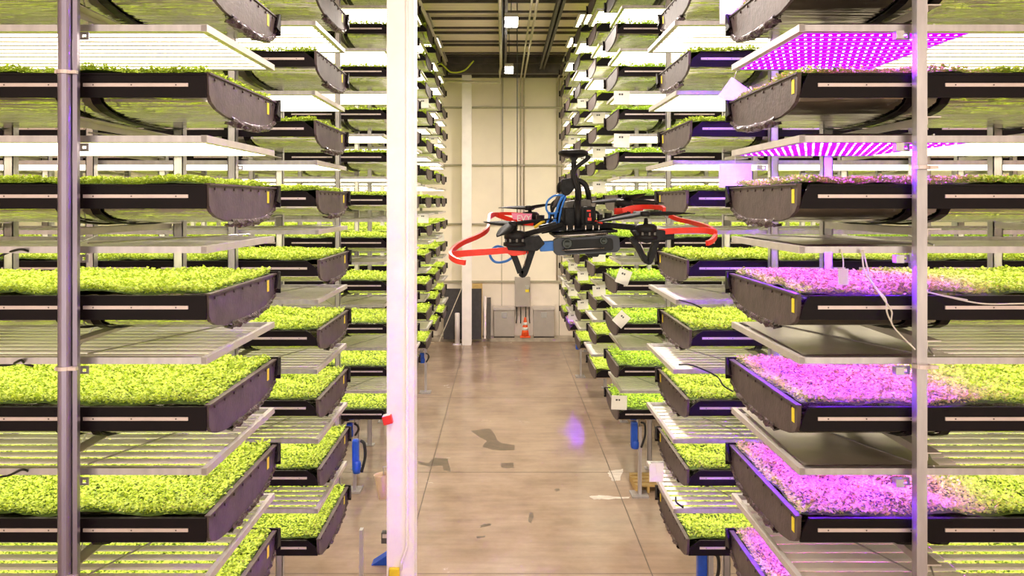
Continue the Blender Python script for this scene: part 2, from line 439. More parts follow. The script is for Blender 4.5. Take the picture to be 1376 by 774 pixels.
# ------------------------------------------------------------------ racks
Z1 = 4.93
HALF = 1.87                          # aisle half width at the tray ends
SCALE = 1.0                          # pixel scale: 213 px per metre at Z1
DEP = 1.46                           # tray depth
TOWERS = [4.93, 7.84, 12.77, 15.8, 19.0, 21.7, 24.0]
LENGTH = [2.75, 4.6, 6.9, 6.0, 6.0, 6.0, 6.0]
RIM0 = 0.11                          # rim of the tray nearest eye height, above the eye
PITCH = 0.70
POSTX = [2.68, 4.08, 5.48, 6.88, 8.28]
PROF = [(0.0, 0.0), (0.005, -0.06), (0.012, -0.13), (0.05, -0.17), (0.14, -0.205), (0.30, -0.232), (0.55, -0.248),
        (0.80, -0.25), (1.02, -0.243), (1.20, -0.225), (1.33, -0.195), (1.41, -0.15), (1.452, -0.08), (1.46, 0.0)]

def seedlings(L, n, size, seed, tall=1.0, cell=0.05):
    """bed of leaves: undulating base and n small folded leaves, local x 0..L, y 0..DEP"""
    rng = np.random.default_rng(seed)
    x0, x1, y0, y1 = 0.02, L-0.02, 0.025, DEP-0.03
    nx, ny = int((x1-x0)/cell)+1, int((y1-y0)/cell)+1
    X = np.linspace(x0, x1, nx); Y = np.linspace(y0, y1, ny)
    ph = rng.uniform(0, 6.28, 12); fr = rng.uniform(2, 14, (12, 2))
    def H(x, y):
        h = 0
        for i in range(12): h = h+np.sin(fr[i, 0]*x+fr[i, 1]*y+ph[i])
        return h*0.0028*tall
    gx, gy = np.meshgrid(X, Y, indexing='ij')
    gz = H(gx, gy)+0.010+rng.uniform(-.006, .006, gx.shape)
    V = np.stack([gx, gy, gz], -1).reshape(-1, 3)
    idx = np.arange(nx*ny).reshape(nx, ny)
    F = np.stack([idx[:-1, :-1], idx[1:, :-1], idx[1:, 1:], idx[:-1, 1:]], -1).reshape(-1, 4)
    px = rng.uniform(x0, x1, n); py = rng.uniform(y0, y1, n)
    pz = H(px, py)+rng.uniform(0.012, 0.042, n)*tall
    a = rng.uniform(0, 2*PI, n); tilt = rng.uniform(-0.15, 0.95, n); s = size*rng.uniform(0.6, 1.3, n)
    dx, dy = np.cos(a), np.sin(a)
    ct, st = np.cos(tilt), np.sin(tilt)
    c = np.stack([px, py, pz], -1)
    d = np.stack([dx*ct, dy*ct, st], -1)*s[:, None]          # leaf axis
    e = np.stack([-dy, dx, 0*dx], -1)*s[:, None]*0.42
    up = np.stack([-dx*st, -dy*st, ct], -1)*s[:, None]*0.12
    p0 = c; p1 = c+d*0.55+e+up; p2 = c+d; p3 = c+d*0.55-e+up
    LV = np.stack([p0, p1, p2, p3], 1).reshape(-1, 3)
    b0 = len(V)
    k = np.arange(n)*4+b0
    T = np.concatenate([np.stack([k, k+1, k+2], -1), np.stack([k, k+2, k+3], -1)], 0)
    me = bpy.data.meshes.new('seedling_bed')
    me.from_pydata(np.concatenate([V, LV]).tolist(), [], F.tolist()+T.tolist())
    me.materials.append(M['soil_green' if n > 5000 else 'leaf']); me.materials.append(M['leaf'])
    me.polygons.foreach_set('material_index', [0]*len(F)+[1]*(2*n))
    me.update()
    return me

BED = {}
def bed(kind, L, n, size, seed, tall, m, cell=0.05):
    if kind not in BED:
        me = seedlings(L, n, size, seed, tall, cell); me.materials[1] = M[m]; BED[kind] = me
    return BED[kind]

TRAYM = {}
def tray_meshes(s, L, chamfer, near):
    key = (s, L, chamfer, near)
    if key in TRAYM: return TRAYM[key]
    X = lambda a: s*a
    out = {}
    # front panel: black, its corner cut where chamfer is set
    mb = MB()
    if chamfer:
        mb.prism([(X(chamfer), 0.0), (X(0.02), -0.07), (X(0.0), -0.15), (X(L), -0.15), (X(L), 0.0)], 'y', -0.012, 0.006)
    else:
        mb.box(X(0), X(L), -0.012, 0.006, -0.15, 0.0)
    mb.box(X(chamfer or 0.0), X(L), -0.022, 0.006, -0.008, 0.004)
    out['front_panel'] = (mb.mesh('front_panel', 'black_plastic'), None)
    mb = MB().box(X(-0.05), X(L), DEP-0.006, DEP+0.012, -0.15, 0.025)
    mb.prism([(DEP-0.10, -0.10), (DEP+0.012, -0.12), (DEP+0.012, 0.025), (DEP-0.02, 0.025)], 'x', X(-0.05), X(-0.035))
    out['back_panel'] = (mb.mesh('back_panel', 'black_plastic'), None)
    # belly
    mb = MB()
    pr = PROF[2:-1] if True else PROF
    vs = [(X(0.012), p[0], p[1]) for p in pr]+[(X(L), p[0], p[1]) for p in pr]
    n = len(pr)
    mb.add(vs, [(i, i+1, n+i+1, n+i) for i in range(n-1)])
    vs = [(X(0.012), p[0], p[1]+0.012) for p in pr]+[(X(L), p[0], p[1]+0.012) for p in pr]
    mb.add(vs, [(i, i+1, n+i+1, n+i) for i in range(n-1)])
    me = mb.mesh('belly', 'belly_sheet', True)
    out['belly'] = (me, None)
    # end cap
    mb = MB().prism(PROF, 'x', X(-0.012), X(0.012))
    mb.prism([(0, 0), (DEP, 0), (DEP, 0.012), (0, 0.012)], 'x', X(-0.022), X(0.014))
    mb.mi(1)
    for i in range(8 if near else 0):
        y = 0.10+i*0.18
        mb.tube([(X(-0.012), y, -0.022), (X(-0.022), y, -0.022)], 0.010, 6)
    out['end_cap'] = (mb.mesh('end_cap', ['cap_plastic', 'screw']), 'grey plastic end cap')
    return TRAYM.setdefault(key, out)

PARTM = {}
def part(key, fn):
    if key not in PARTM: PARTM[key] = fn()
    return PARTM[key]
def rib_mesh(s):
    def f():
        pr = [(p[0]-0.008 if p[0] < .7 else p[0]+0.008, p[1]-0.012) for p in PROF]
        mb = MB()
        pts = [(0, p[0], p[1]) for p in pr]
        mb.ribbon(pts, (1, 0, 0), 0.055, 0.012)
        return mb.mesh('rib', 'black_plastic')
    return part(('rib',), f)
def strip_mesh():
    def f():
        mb = MB().box(0, 0.66, -0.020, -0.012, -0.082, -0.060)
        mb.mi(1)
        for q in (0.06, 0.30, 0.58): mb.box(q, q+0.008, -0.022, -0.019, -0.075, -0.067)
        return mb.mesh('label_strip', ['strip_metal', 'screw'])
    return part(('strip',), f)
def skirt_mesh(s):
    def f():
        rng = random.Random(3)
        mb = MB(); n = 46; base = []
        L = []
        # resample profile
        P = [np.array(p) for p in PROF]
        seg = [np.linalg.norm(P[i+1]-P[i]) for i in range(len(P)-1)]; tot = sum(seg)
        def at(t):
            d = t*tot
            for i, q in enumerate(seg):
                if d <= q or i == len(seg)-1: return P[i]+(P[i+1]-P[i])*min(1, d/q)
                d -= q
        rows = []
        for i in range(n):
            t = 0.32+0.66*i/(n-1); p = at(t); c = np.array([DEP/2, 0.3]); d = p-c; d /= np.linalg.norm(d)
            wob = rng.uniform(-0.008, 0.012)
            rows.append([(s*(-0.014+rng.uniform(-.004, .004)), p[0]-d[0]*0.02, p[1]-d[1]*0.02),
                         (s*(-0.030+rng.uniform(-.010, .010)), p[0]+d[0]*(0.008+wob*.5), p[1]+d[1]*(0.008+wob*.5)),
                         (s*(-0.010+rng.uniform(-.014, .014)), p[0]+d[0]*(0.030+wob), p[1]+d[1]*(0.032+wob)),
                         (s*(0.045+rng.uniform(-.02, .02)), p[0]+d[0]*(0.018+wob), p[1]+d[1]*(0.020+wob))])
        vs = [v for r in rows for v in r]
        fs = [(i*4+j, i*4+j+1, i*4+j+5, i*4+j+4) for i in range(n-1) for j in range(3)]
        mb.add(vs, fs)
        return mb.mesh('liner_skirt', 'liner_film', True)
    return part(('skirt', s), f)
def sticker_mesh(s, y):
    def f():
        mb = MB().box(s*-0.0125, s*-0.0150, y, y+0.045, -0.115, -0.025)
        return mb.mesh('sticker', 'sticker_yellow')
    return part(('sticker', s, y), f)

def lvl_phrase(k):
    """k = 0: the tray nearest eye height; negative below"""
    w_ = ['', 'first', 'second', 'third', 'fourth', 'fifth', 'sixth', 'seventh']
    if k == 0: return 'level with the drone'
    return '%s tier %s the drone' % (w_[abs(k)], 'below' if k < 0 else 'above')
RACKW = ['first', 'second', 'third', 'fourth', 'fifth', 'sixth', 'seventh']
SIDEW = {-1: 'white-column side', 1: 'purple-lamp side'}

BAR_N = 10
def bar_mesh(x0, x1, lead, w_=0.080):
    """one lamp bar along x; glowing face below"""
    def f():
        mb = MB()
        h = w_/2
        mb.prism([(-h, 0.0), (h, 0.0), (h, 0.006), (h*0.7, 0.013), (-h*0.7, 0.013), (-h, 0.006)], 'x', x0, x1)
        mb.mi(1).add([(x0+0.01*(1 if x1 > x0 else -1), -h*.95, -0.0008), (x1, -h*.95, -0.0008), (x1, h*.95, -0.0008), (x0+0.01*(1 if x1 > x0 else -1), h*.95, -0.0008)], [(0, 1, 2, 3)])
        return mb.mesh('light_bar', ['bar_housing', lead])
    return part(('bar', x0, x1, lead, w_), f)

def build_fixture(s, ti, k, x_end, z):
    """lamp frame over a tray: origin at the aisle end, front edge"""
    L = LENGTH[ti]-0.05; Yt = TOWERS[ti]
    root = link('light_fixture', None, None, (s*x_end, Yt, z))
    near = ti <= 2
    purple = (s == 1 and ti == 0)
    desc = 'purple and white' if purple else 'white'
    lab = '%s lamp frame above tray %s, %s rack, %s' % (desc, lvl_phrase(k), RACKW[ti], SIDEW[s])
    tag(root, lab, 'grow light', 'lamp frames of the %s rack, %s' % (RACKW[ti], SIDEW[s]))
    X = lambda a: s*a
    def fr():
        return MB().box(X(0), X(L), 0, 0.035, 0, 0.042).box(X(0.0), X(L), 0.035, 0.05, 0.0, 0.006).mesh('front_rail', 'galvanised')
    link('front_rail', part(('fr', s, L), fr), root)
    link('back_rail', part(('fr', s, L), fr), root, (0, DEP-0.035, 0))
    def er():
        mb = MB().box(X(-0.002), X(0.035), 0.0, DEP, -0.002, 0.044)
        return mb.mesh('end_rail', 'aluminium')
    link('end_rail', part(('er', s), er), root)
    split = 1.10
    if (s, ti, k) == (1, 5, -5):
        def pg():
            mb = MB()
            for i in range(BAR_N):
                y = 0.115+i*0.1375
                mb.mi(0).box(X(0.04), X(0.34), y-0.04, y+0.06, 0.0, 0.03).mi(1).box(X(0.05), X(0.33), y-0.03, y+0.055, -0.006, 0.0005)
            return mb.mesh('lamp_grid', ['bar_housing', 'purple_led'])
        link('lamp_grid', pg(), root)['label'] = 'grid of purple diodes'
    elif near:
        for i in range(BAR_N):
            y = 0.115+i*0.1375
            if purple:
                b1 = link('light_bar', bar_mesh(X(0.04), X(split), 'purple_led', 0.12), root, (0, y, 0.0)); b1['label'] = 'lamp bar with purple diodes'
                link('light_bar', bar_mesh(X(split+0.01), X(L), 'white_led'), root, (0, y, 0.0))['label'] = 'white glowing lamp bar'
            else:
                link('light_bar', bar_mesh(X(0.04), X(L), 'white_led'), root, (0, y, 0.0))
    else:
        def allbars():
            mb = MB()
            for i in range(BAR_N):
                y = 0.115+i*0.1375; h = 0.040
                mb.mi(0).prism([(y-h, 0.0), (y+h, 0.0), (y+h, 0.006), (y+h*0.7, 0.013), (y-h*0.7, 0.013), (y-h, 0.006)], 'x', X(0.04), X(L))
                mb.mi(1).add([(X(0.05), y-h*.95, -0.0008), (X(L-0.01), y-h*.95, -0.0008), (X(L-0.01), y+h*.95, -0.0008), (X(0.05), y+h*.95, -0.0008)], [(0, 1, 2, 3)])
            return mb.mesh('lamp_grid', ['bar_housing', 'white_led'])
        link('lamp_grid', part(('all', s, L), allbars), root)
    if near:
        # two thin wires cross over the bars
        def br():
            mb = MB()
            a = POSTX[0]-HALF
            mb.tube([(X(a+0.05), 0.02, 0.050), (X(a+0.62), DEP*0.98, 0.050)], 0.006, 5)
            return mb.mesh('brace', 'galvanised')
        link('brace', part(('br', s), br), root)
        def br2():
            a = POSTX[0]-HALF
            return MB().tube([(X(a-0.05), 0.02, 0.062), (X(a-0.62), DEP*0.98, 0.062)], 0.006, 5).mesh('brace', 'galvanised')
        link('brace', part(('br2', s), br2), root)
    return root

def build_tray(s, ti, k, x_end, z):
    L = LENGTH[ti]; Yt = TOWERS[ti]; near = ti <= 1
    chamfer = 0.0 if (s == -1 and ti == 0) else (0.055 if ti == 0 else 0.11)
    root = link('grow_tray', None, None, (s*x_end, Yt, z))
    if s == 1 and ti == 0: look = 'black tray of purple-lit seedlings'
    else: look = 'black tray of green seedlings'
    tag(root, '%s, %s, %s rack, %s' % (look, lvl_phrase(k), RACKW[ti], SIDEW[s]), 'tray',
        'seedling trays of the %s rack, %s' % (RACKW[ti], SIDEW[s]))
    ms = tray_meshes(s, L, chamfer, near)
    for nm, (me, lb) in ms.items():
        o = link(nm, me, root)
        if lb: o['label'] = lb
        if nm == 'end_cap' and near:
            if s == -1: y = 1.22
            else: y = 0.05 if ti == 0 else 1.30
            link('sticker', sticker_mesh(s, y), o)['label'] = 'small yellow sticker'
            if near:
                sk = link('liner_skirt', skirt_mesh(s), o); sk['label'] = 'crinkled plastic film around the cap'
    if ti <= 2:
        for px in POSTX:
            for d in (-0.10, 0.12):
                a = px-x_end+d
                if 0 < a < L: link('rib', rib_mesh(s), root, (s*a, 0, 0))
        a = 0.11
        while a+0.66 < L:
            link('label_strip', strip_mesh(), root, (s*a if s > 0 else -a-0.66, 0, 0)); a += 0.80
    # seedlings
    if ti == 0: me = bed(('n', k % 2), L, 34000, 0.025, 5+k % 2, 1.15, 'leaf')
    elif ti == 1: me = bed(('m', s), L, 34000, 0.029, 9, 1.1, 'leaf')
    elif ti == 2: me = bed(('t', s), L, 16000, 0.040, 11, 1.8 if s > 0 else 1.1, 'leaf_fresh' if s > 0 else 'leaf')
    else: me = bed(('f', s), L, 5000, 0.06, 12, 1.2, 'leaf', 0.08)
    o = link('seedling_bed', me, root, (0 if s > 0 else -L, 0, 0)); o['kind'] = 'stuff'
    o['label'] = 'dense bed of small seedlings'
    return root

rack_jut = {(1, 1): 0.0, (-1, 1): 0.0, (1, 2): 0.0, (-1, 2): 0.0}
rng = random.Random(4)
TAGS = []
for s in (-1, 1):
    for ti, Yt in enumerate(TOWERS):
        far = Yt+DEP
        # the frame standing on the floor
        rk = link('grow_rack', None, None, (0, Yt, 0))
        tag(rk, 'tall galvanised post frame of the %s rack on the %s of the aisle' % (RACKW[ti], SIDEW[s]), 'rack', 'rack frames along the aisle')
        top = ROOF-0.45
        L = LENGTH[ti]
        def post_mesh(kind):
            def f():
                mb = MB()
                if kind == 'L1':       # round tube backed by a flat channel
                    mb.tube([(-0.02, -0.02, 0.012), (-0.02, -0.02, top)], 0.043, 20)
                    mb.box(0.030, 0.058, -0.03, -0.01, 0.012, top)
                    mb.box(0.036, 0.044, -0.01, 0.03, 0.012, top)
                elif kind == 'R1':
                    mb.box(-0.032, 0.032, -0.03, -0.024, 0.012, top)
                    mb.box(-0.032, -0.026, -0.024, 0.03, 0.012, top).box(0.026, 0.032, -0.024, 0.03, 0.012, top)
                else:
                    mb.box(-0.04, 0.04, -0.04, -0.034, 0.012, top)
                    mb.box(-0.04, -0.032, -0.04, 0.04, 0.012, top).box(0.032, 0.04, -0.04, 0.04, 0.012, top)
                mb.box(-0.09, 0.09, -0.09, 0.09, 0.0, 0.012)
                return mb.mesh('post', 'post_metal' if kind == 'L1' else 'galvanised', kind == 'X')
            return part(('post', kind), f)
        kmin = -5
        kmax = max(0, int(((272/FPX)*far-RIM0)/PITCH+1.2))
        kmax = min(kmax, 6)
        if ti == 0: kmin, kmax = -4, 2
        for pi_, px in enumerate(POSTX):
            if px > HALF+L-0.05: continue
            kd = ('L1' if s < 0 else 'R1') if (ti == 0 and pi_ == 0) else 'P'
            p = link('post', post_mesh(kd), rk, (s*px-(0.10 if kd == 'R1' else 0), -0.09, 0))
            link('post', post_mesh('P'), rk, (s*px, DEP+0.09, 0))
            for k in range(kmin, kmax+1):
                z = EYE+RIM0+k*PITCH
                def arm():
                    return MB().box(-0.045, 0.045, -0.05, DEP+0.05, -0.008, 0.0).box(-0.045, -0.038, -0.05, DEP+0.05, -0.05, 0.0).mesh('support_arm', 'aluminium')
                if ti <= 3: link('support_arm', part('arm', arm), rk, (s*px+s*0.012, 0, z-0.272))
                def brk():
                    mb = MB().box(0.02, 0.036, -0.02, -0.012, -0.05, 0.0).box(0.06, 0.076, -0.02, -0.012, -0.05, 0.0)
                    mb.box(0.036, 0.06, -0.02, -0.012, -0.016, 0.0).box(0.036, 0.06, -0.02, -0.012, -0.05, -0.036)
                    mb.box(-0.03, 0.02, -0.06, -0.012, -0.05, 0.0)
                    return mb.mesh('bracket', 'galvanised')
                if ti <= 1 and pi_ == 0: link('bracket', part('brk', brk), rk, (s*px if s < 0 else s*px-(0.20 if ti == 0 else 0.12), 0, z+0.262))
            if ti == 0 and pi_ == 0:
                for zc_ in ((0.79, -1.03, -2.31) if s < 0 else (0.205, -1.02)):
                    link('clamp', MB().lathe([(0.05, 0), (0.054, 0.0), (0.054, 0.022), (0.05, 0.022)], (-0.02, -0.02, 0), 20).box(-0.065, 0.065, -0.06, -0.03, 0.0, 0.02).mesh('clamp', 'strip_metal'), rk, (s*px-(0.08 if s > 0 else 0), -0.09, EYE+zc_))
        for k in range(kmin, kmax+1):
            z = EYE+RIM0+k*PITCH
            j = rng.uniform(-0.02, 0.02) if ti else 0.0
            build_tray(s, ti, k, HALF+j, z)
            fj = 0.0
            if (s, ti) == (1, 1): fj = -0.15
            elif ti >= 2: fj = rng.uniform(-0.10, 0.10)
            build_fixture(s, ti, k, HALF+fj+j, z+0.27)

# plain metal sheets laid on the purple lamp frames
for k in (-4, -3, -2, -1, 0, 1):
    z = EYE+RIM0+k*PITCH+0.27+0.05
    o_ = {-4: 0.0, -3: 0.10, -2: 0.0, -1: 0.05, 0: 0, 1: 0.02}[k]
    if k in (-4,): continue
    w1 = {-3: 0.90, -2: 0.86}.get(k, 0.8)
    mb = MB(); n = 10
    rows = []
    for i in range(n):
        t = i/(n-1); y = 0.03+t*(DEP-0.10)
        rows += [(0.04+0.02*t, y, 0.0), (0.35, y, 0.004), (w1-0.1+0.15*t, y, 0.003), (w1+0.15*t, y, 0.0)]
    fs = [(i*4+j, i*4+j+1, i*4+j+5, i*4+j+4) for i in range(n-1) for j in range(3)]
    mb.add(rows, fs); mb.add([(a, b_, c+0.004) for a, b_, c in rows], fs)
    o = link('reflector_sheet', mb.mesh('reflector_sheet', 'cover_sheet', True), None, (HALF, Z1, z))
    tag(o, 'plain grey metal sheet laid over the purple lamps, %s, first rack' % lvl_phrase(k), 'sheet', 'metal sheets over the purple lamps')

# ------------------------------------------------------------------ cards hanging on the racks
def card(px, py, Y, wpx, hpx, rot, label, top=None, mark=True, name='hanging_card'):
    """card seen at a picture position; a string goes up to height `top` above the eye"""
    sc = Y/FPX
    r = link(name, None, None, ((px-676)*sc, Y, EYE+(272-py)*sc), (0, rot, 0))
    tag(r, label, 'card', 'paper cards hung along the racks')
    w_, h_ = wpx*sc/2, hpx*sc/2
    link('sheet', MB().box(-w_, w_, -0.0015, 0.0015, -h_, h_).mesh('sheet', 'card'), r)
    if mark:
        mb = MB()
        mb.box(-w_*0.45, -w_*0.2, -0.003, -0.0015, h_*0.25, h_*0.5).box(-w_*0.1, w_*0.1, -0.003, -0.0015, h_*0.25, h_*0.5)
        link('marking', mb.mesh('marking', 'ink'), r)
    if top is not None:
        dz = top-(272-py)*sc
        v = np.array([-math.sin(rot)*dz, 0.0, math.cos(rot)*dz])
        c_ = w_*0.8 if rot < -0.2 else (-w_*0.8 if rot > 0.2 else 0)
        link('string', MB().tube([(c_, 0, h_*0.95), tuple(v)], 0.003, 5).mesh('string', 'cable_white'), r)
    return r
def fz(k): return RIM0+k*PITCH+0.27
card(838, 372, 12.74, 18, 20, 0.35, 'white card tilted over fresh greens, second tier below the drone', fz(-2)+0.02)
card(835, 429, 12.74, 17, 19, 0.75, 'white card turned like a diamond over the lush green tray', fz(-3)+0.02)
card(832, 541, 12.74, 21, 19, 0.03, 'upright white card on the lowest fresh green tray with a pallet below', fz(-5)+0.02)
card(882, 635, 7.82, 19, 25, 0.0, 'plain white card beside the lowest lamp frame near the floor', fz(-5)+0.4, False)
card(988, 14, 6.42, 42, 36, 0.0, 'card glowing purple above the topmost grey end cap', fz(2), False)
card(990, 128, 6.42, 40, 32, 0.62, 'tilted purple glowing card behind the curved end cap', fz(1), False)
card(988, 236, 6.42, 44, 32, 0.0, 'upright purple glowing card above the tray level with the drone', fz(0), False)
for s, ti, k in ((1, 2, 1), (1, 2, 2), (1, 3, -2), (1, 3, -3), (1, 3, 1), (1, 3, 2), (1, 3, 0), (1, 4, -2), (1, 4, -3), (1, 4, -4), (1, 4, 1), (1, 4, 3),
                 (1, 5, -2), (1, 5, -3), (1, 5, -4), (1, 5, -5), (1, 5, 2), (1, 6, -2), (1, 6, -4), (-1, 3, 0), (-1, 3, -2), (-1, 4, -1), (-1, 4, 3), (-1, 5, 2), (-1, 6, -2)):
    r = link('clipped_card', None, None, (s*1.94, TOWERS[ti]-0.004, EYE+fz(k)-0.06), (0, rng.uniform(-0.08, 0.08), 0))
    tag(r, 'small white card, %s rack, %s, %s' % (RACKW[ti], SIDEW[s], lvl_phrase(k)), 'card', 'small cards clipped to far rack ends')
    link('sheet', MB().box(-0.13, 0.13, -0.0015, 0.0015, -0.12, 0.10).mesh('sheet', 'card'), r)
    link('marking', MB().box(-0.05, -0.02, -0.003, -0.0015, 0.03, 0.06).box(-0.01, 0.02, -0.003, -0.0015, 0.03, 0.06).mesh('marking', 'ink'), r)

# ------------------------------------------------------------------ the tall white column
cx, cy = -1.185, 9.25
col = link('steel_column', None, None, (cx, cy, 0))
tag(col, 'tall white painted steel column standing in the aisle beside the racks', 'column')
mb = MB().box(-0.17, -0.15, -0.15, 0.15, 0, ROOF-0.5).box(0.13, 0.15, -0.15, 0.15, 0, ROOF-0.5).box(-0.15, 0.13, -0.135, -0.115, 0, ROOF-0.5)
link('shaft', mb.mesh('shaft', 'white_paint'), col)
link('base_plate', MB().box(-0.22, 0.22, -0.22, 0.22, 0, 0.02).mesh('base_plate', 'grey_box'), col)
o = link('corner_guard', MB().box(-0.14, -0.02, -0.19, -0.14, 0.02, 0.62).mesh('corner_guard', 'guard_yellow', bevel=0.008), col); o['label'] = 'yellow guard at the foot'
link('conduit', MB().tube([(-0.0, -0.17, 0.6), (0.0, -0.17, 0.68), (0.07, -0.17, 0.88), (0.07, -0.17, ROOF-0.6)], 0.018, 8).mesh('conduit', 'white_paint', True), col)

def at(px, py, Y): return ((px-676)*Y/FPX, Y, EYE+(272-py)*Y/FPX)
# alarm box
p = at(521, 563, 9.1); r = link('alarm_box', None, None, p, (0, -0.25, 0)); tag(r, 'small red alarm box fixed to the white column', 'alarm')
link('housing', MB().box(-0.055, 0.055, -0.05, 0.05, -0.055, 0.045).mesh('housing', 'red_plastic', bevel=0.01), r)
link('top_plate', MB().box(-0.045, 0.045, -0.045, 0.045, 0.046, 0.053).mesh('top_plate', 'drone_white'), r)
# beige cup
p = at(514, 653, 9.15); r = link('holder_cup', None, None, p, (0, -0.12, 0)); tag(r, 'beige plastic cup hung on the side of the white column', 'cup')
link('cup', MB().lathe([(0.055, -0.14), (0.062, -0.14), (0.08, 0.13), (0.088, 0.14), (0.082, 0.14), (0.072, 0.12), (0.05, -0.12)], (0, 0, 0), 24).mesh('cup', 'beige_plastic', True), r)
link('hanger', MB().tube([(0.03, 0, 0.13), (0.035, 0, 0.22), (0.07, 0, 0.22)], 0.008, 6).mesh('hanger', 'galvanised'), r)
# switch box
p = at(518, 722, 9.2); r = link('switch_box', None, None, p); tag(r, 'small grey switch box low on the white column', 'switch')
link('housing', MB().box(-0.045, 0.045, -0.04, 0.04, -0.06, 0.07).mesh('housing', 'dark_box', bevel=0.006), r)
link('cover', MB().box(-0.03, 0.03, -0.048, -0.04, 0.01, 0.055).mesh('cover', 'strip_metal'), r)
link('conduit', MB().tube([(0.035, 0, 0.07), (0.05, 0, 1.5), (0.05, 0, 4.2)], 0.008, 6).mesh('conduit', 'galvanised'), r)
# blue wedge on the floor
fx_, fy_ = flr(512, 756)
r = link('wheel_chock', None, None, (fx_, fy_, 0)); tag(r, 'blue wedge lying on the floor behind the white column', 'wedge')
link('wedge', MB().prism([(-0.12, 0), (0.14, 0), (0.14, 0.14), (0.10, 0.14)], 'y', -0.09, 0.1).mesh('wedge', 'blue_paint', bevel=0.006), r)
link('handle', MB().tube([(0.14, -0.05, 0.05), (0.2, -0.05, 0.07), (0.2, 0.06, 0.07), (0.14, 0.06, 0.05)], 0.008, 6).mesh('handle', 'cable_black'), r)

# blue pump drives below the racks
def pump(px, top, bot, Y, wpx, label):
    sc = Y/FPX; x = (px-676)*sc; z1 = EYE+(272-top)*sc; z0 = max(0.05, EYE+(272-bot)*sc)
    w_ = wpx*sc/2
    r = link('pump_unit', None, None, (x, Y, 0)); tag(r, label, 'pump', 'blue pump units under the racks')
    link('motor', MB().box(-w_, w_, -w_, w_, z0, z1).mesh('motor', 'blue_paint', bevel=0.02), r)
    link('collar', MB().lathe([(w_*1.1, z0-0.03), (w_*1.3, z0), (w_*1.3, z0+0.08), (w_, z0+0.11)], (w_*0.3, 0, 0), 18).mesh('collar', 'blue_paint', True), r)
    link('stand', MB().box(w_*1.2, w_*2.2, -0.04, 0.04, 0.03, min(z1+0.3, 1.15)).box(-w_, w_*4, -0.15, 0.15, 0, 0.03).mesh('stand', 'galvanised'), r)
    link('hose', MB().tube(bez([(w_*1.8, -0.06, z1), (w_*2.9, -0.08, z1-0.03), (w_*3.1, -0.06, (z0+z1)/2), (w_*2.0, -0.05, z0)]), 0.018, 8).mesh('hose', 'cable_black', True), r)
pump(943, 740, 790, 8.3, 13, 'blue pump unit under the second rack, purple-lamp side')
pump(852, 566, 600, 13.0, 9, 'blue pump unit under the third rack beside the wooden pallet')
pump(567, 474, 486, 20.0, 6, 'small blue pump unit beneath the far rack behind the column')
pump(478, 590, 632, 8.9, 9, 'blue pump unit beside the second rack, white-column side')
pump(470, 568, 584, 13.2, 8, 'blue pump unit under the third rack, white-column side')
pump(776, 462, 468, 21.8, 5, 'tiny blue pump unit beneath the far purple-lit tray')
x_, y_ = flr(828, 582)
r = link('pallet', None, None, (x_+0.05, 13.4, 0)); tag(r, 'small wooden pallet under the third rack', 'pallet')
for i in range(4): link('deck_board', MB().box(-0.22, 0.22, -0.3+i*0.17, -0.18+i*0.17, 0.10, 0.125).mesh('deck_board', 'wood'), r)
for x in (-0.2, 0.0, 0.2): link('stringer', MB().box(x-0.02, x+0.02, -0.3, 0.33, 0, 0.10).mesh('stringer', 'wood'), r)

# ------------------------------------------------------------------ back wall equipment
def at_wall(px, py, Y=27.5): return at(px, py, Y)
def transformer(px, label):
    x = (px-676)*27.3/FPX
    r = link('transformer_cabinet', None, None, (x, 27.6, 0.13)); tag(r, label, 'cabinet', 'grey transformer cabinets on the kerb')
    link('body', MB().box(-0.36, 0.36, -0.25, 0.2, 0.05, 0.98).mesh('body', 'grey_box', bevel=0.01), r)
    link('lid', MB().prism([(-0.29, 0.98), (0.22, 0.98), (0.22, 1.06), (-0.20, 1.06)], 'x', -0.38, 0.38).mesh('lid', 'aluminium'), r)
    link('foot_rail', MB().box(-0.36, 0.36, -0.25, 0.2, 0.0, 0.05).mesh('foot_rail', 'steel_dark'), r)
    o = link('label_plate', MB().box(-0.10, 0.10, -0.258, -0.25, 0.70, 0.90).mesh('label_plate', 'card'), r); o['label'] = 'white notice plate'
transformer(677.5, 'grey transformer cabinet between the white wall column and the traffic cone')
transformer(731, 'grey transformer cabinet on the other side of the traffic cone, by the racks')
p = at(702, 392, 27.7)
r = link('breaker_panel', None, None, p); tag(r, 'tall grey electrical cabinet mounted on the wall above the traffic cone', 'cabinet')
link('body', MB().box(-0.27, 0.27, -0.13, 0.14, -0.52, 0.52).mesh('body', 'grey_box', bevel=0.008), r)
o = link('warning_label', MB().mi(0).box(0.10, 0.23, -0.136, -0.13, 0.10, 0.24).mi(1).box(0.10, 0.23, -0.136, -0.13, 0.0, 0.10).mesh('warning_label', ['card', 'sticker_yellow']), r)
o['label'] = 'white and yellow warning label'
link('handle', MB().box(0.23, 0.25, -0.16, -0.13, 0.0, 0.16).mesh('handle', 'steel_dark'), r)
for x in (-0.2, -0.06, 0.12, 0.24): link('cable', MB().tube([(x, 0, -0.52), (x, 0.0, -0.9), (x*1.1, 0.02, -1.12)], 0.02, 6).mesh('cable', 'cable_black'), r)
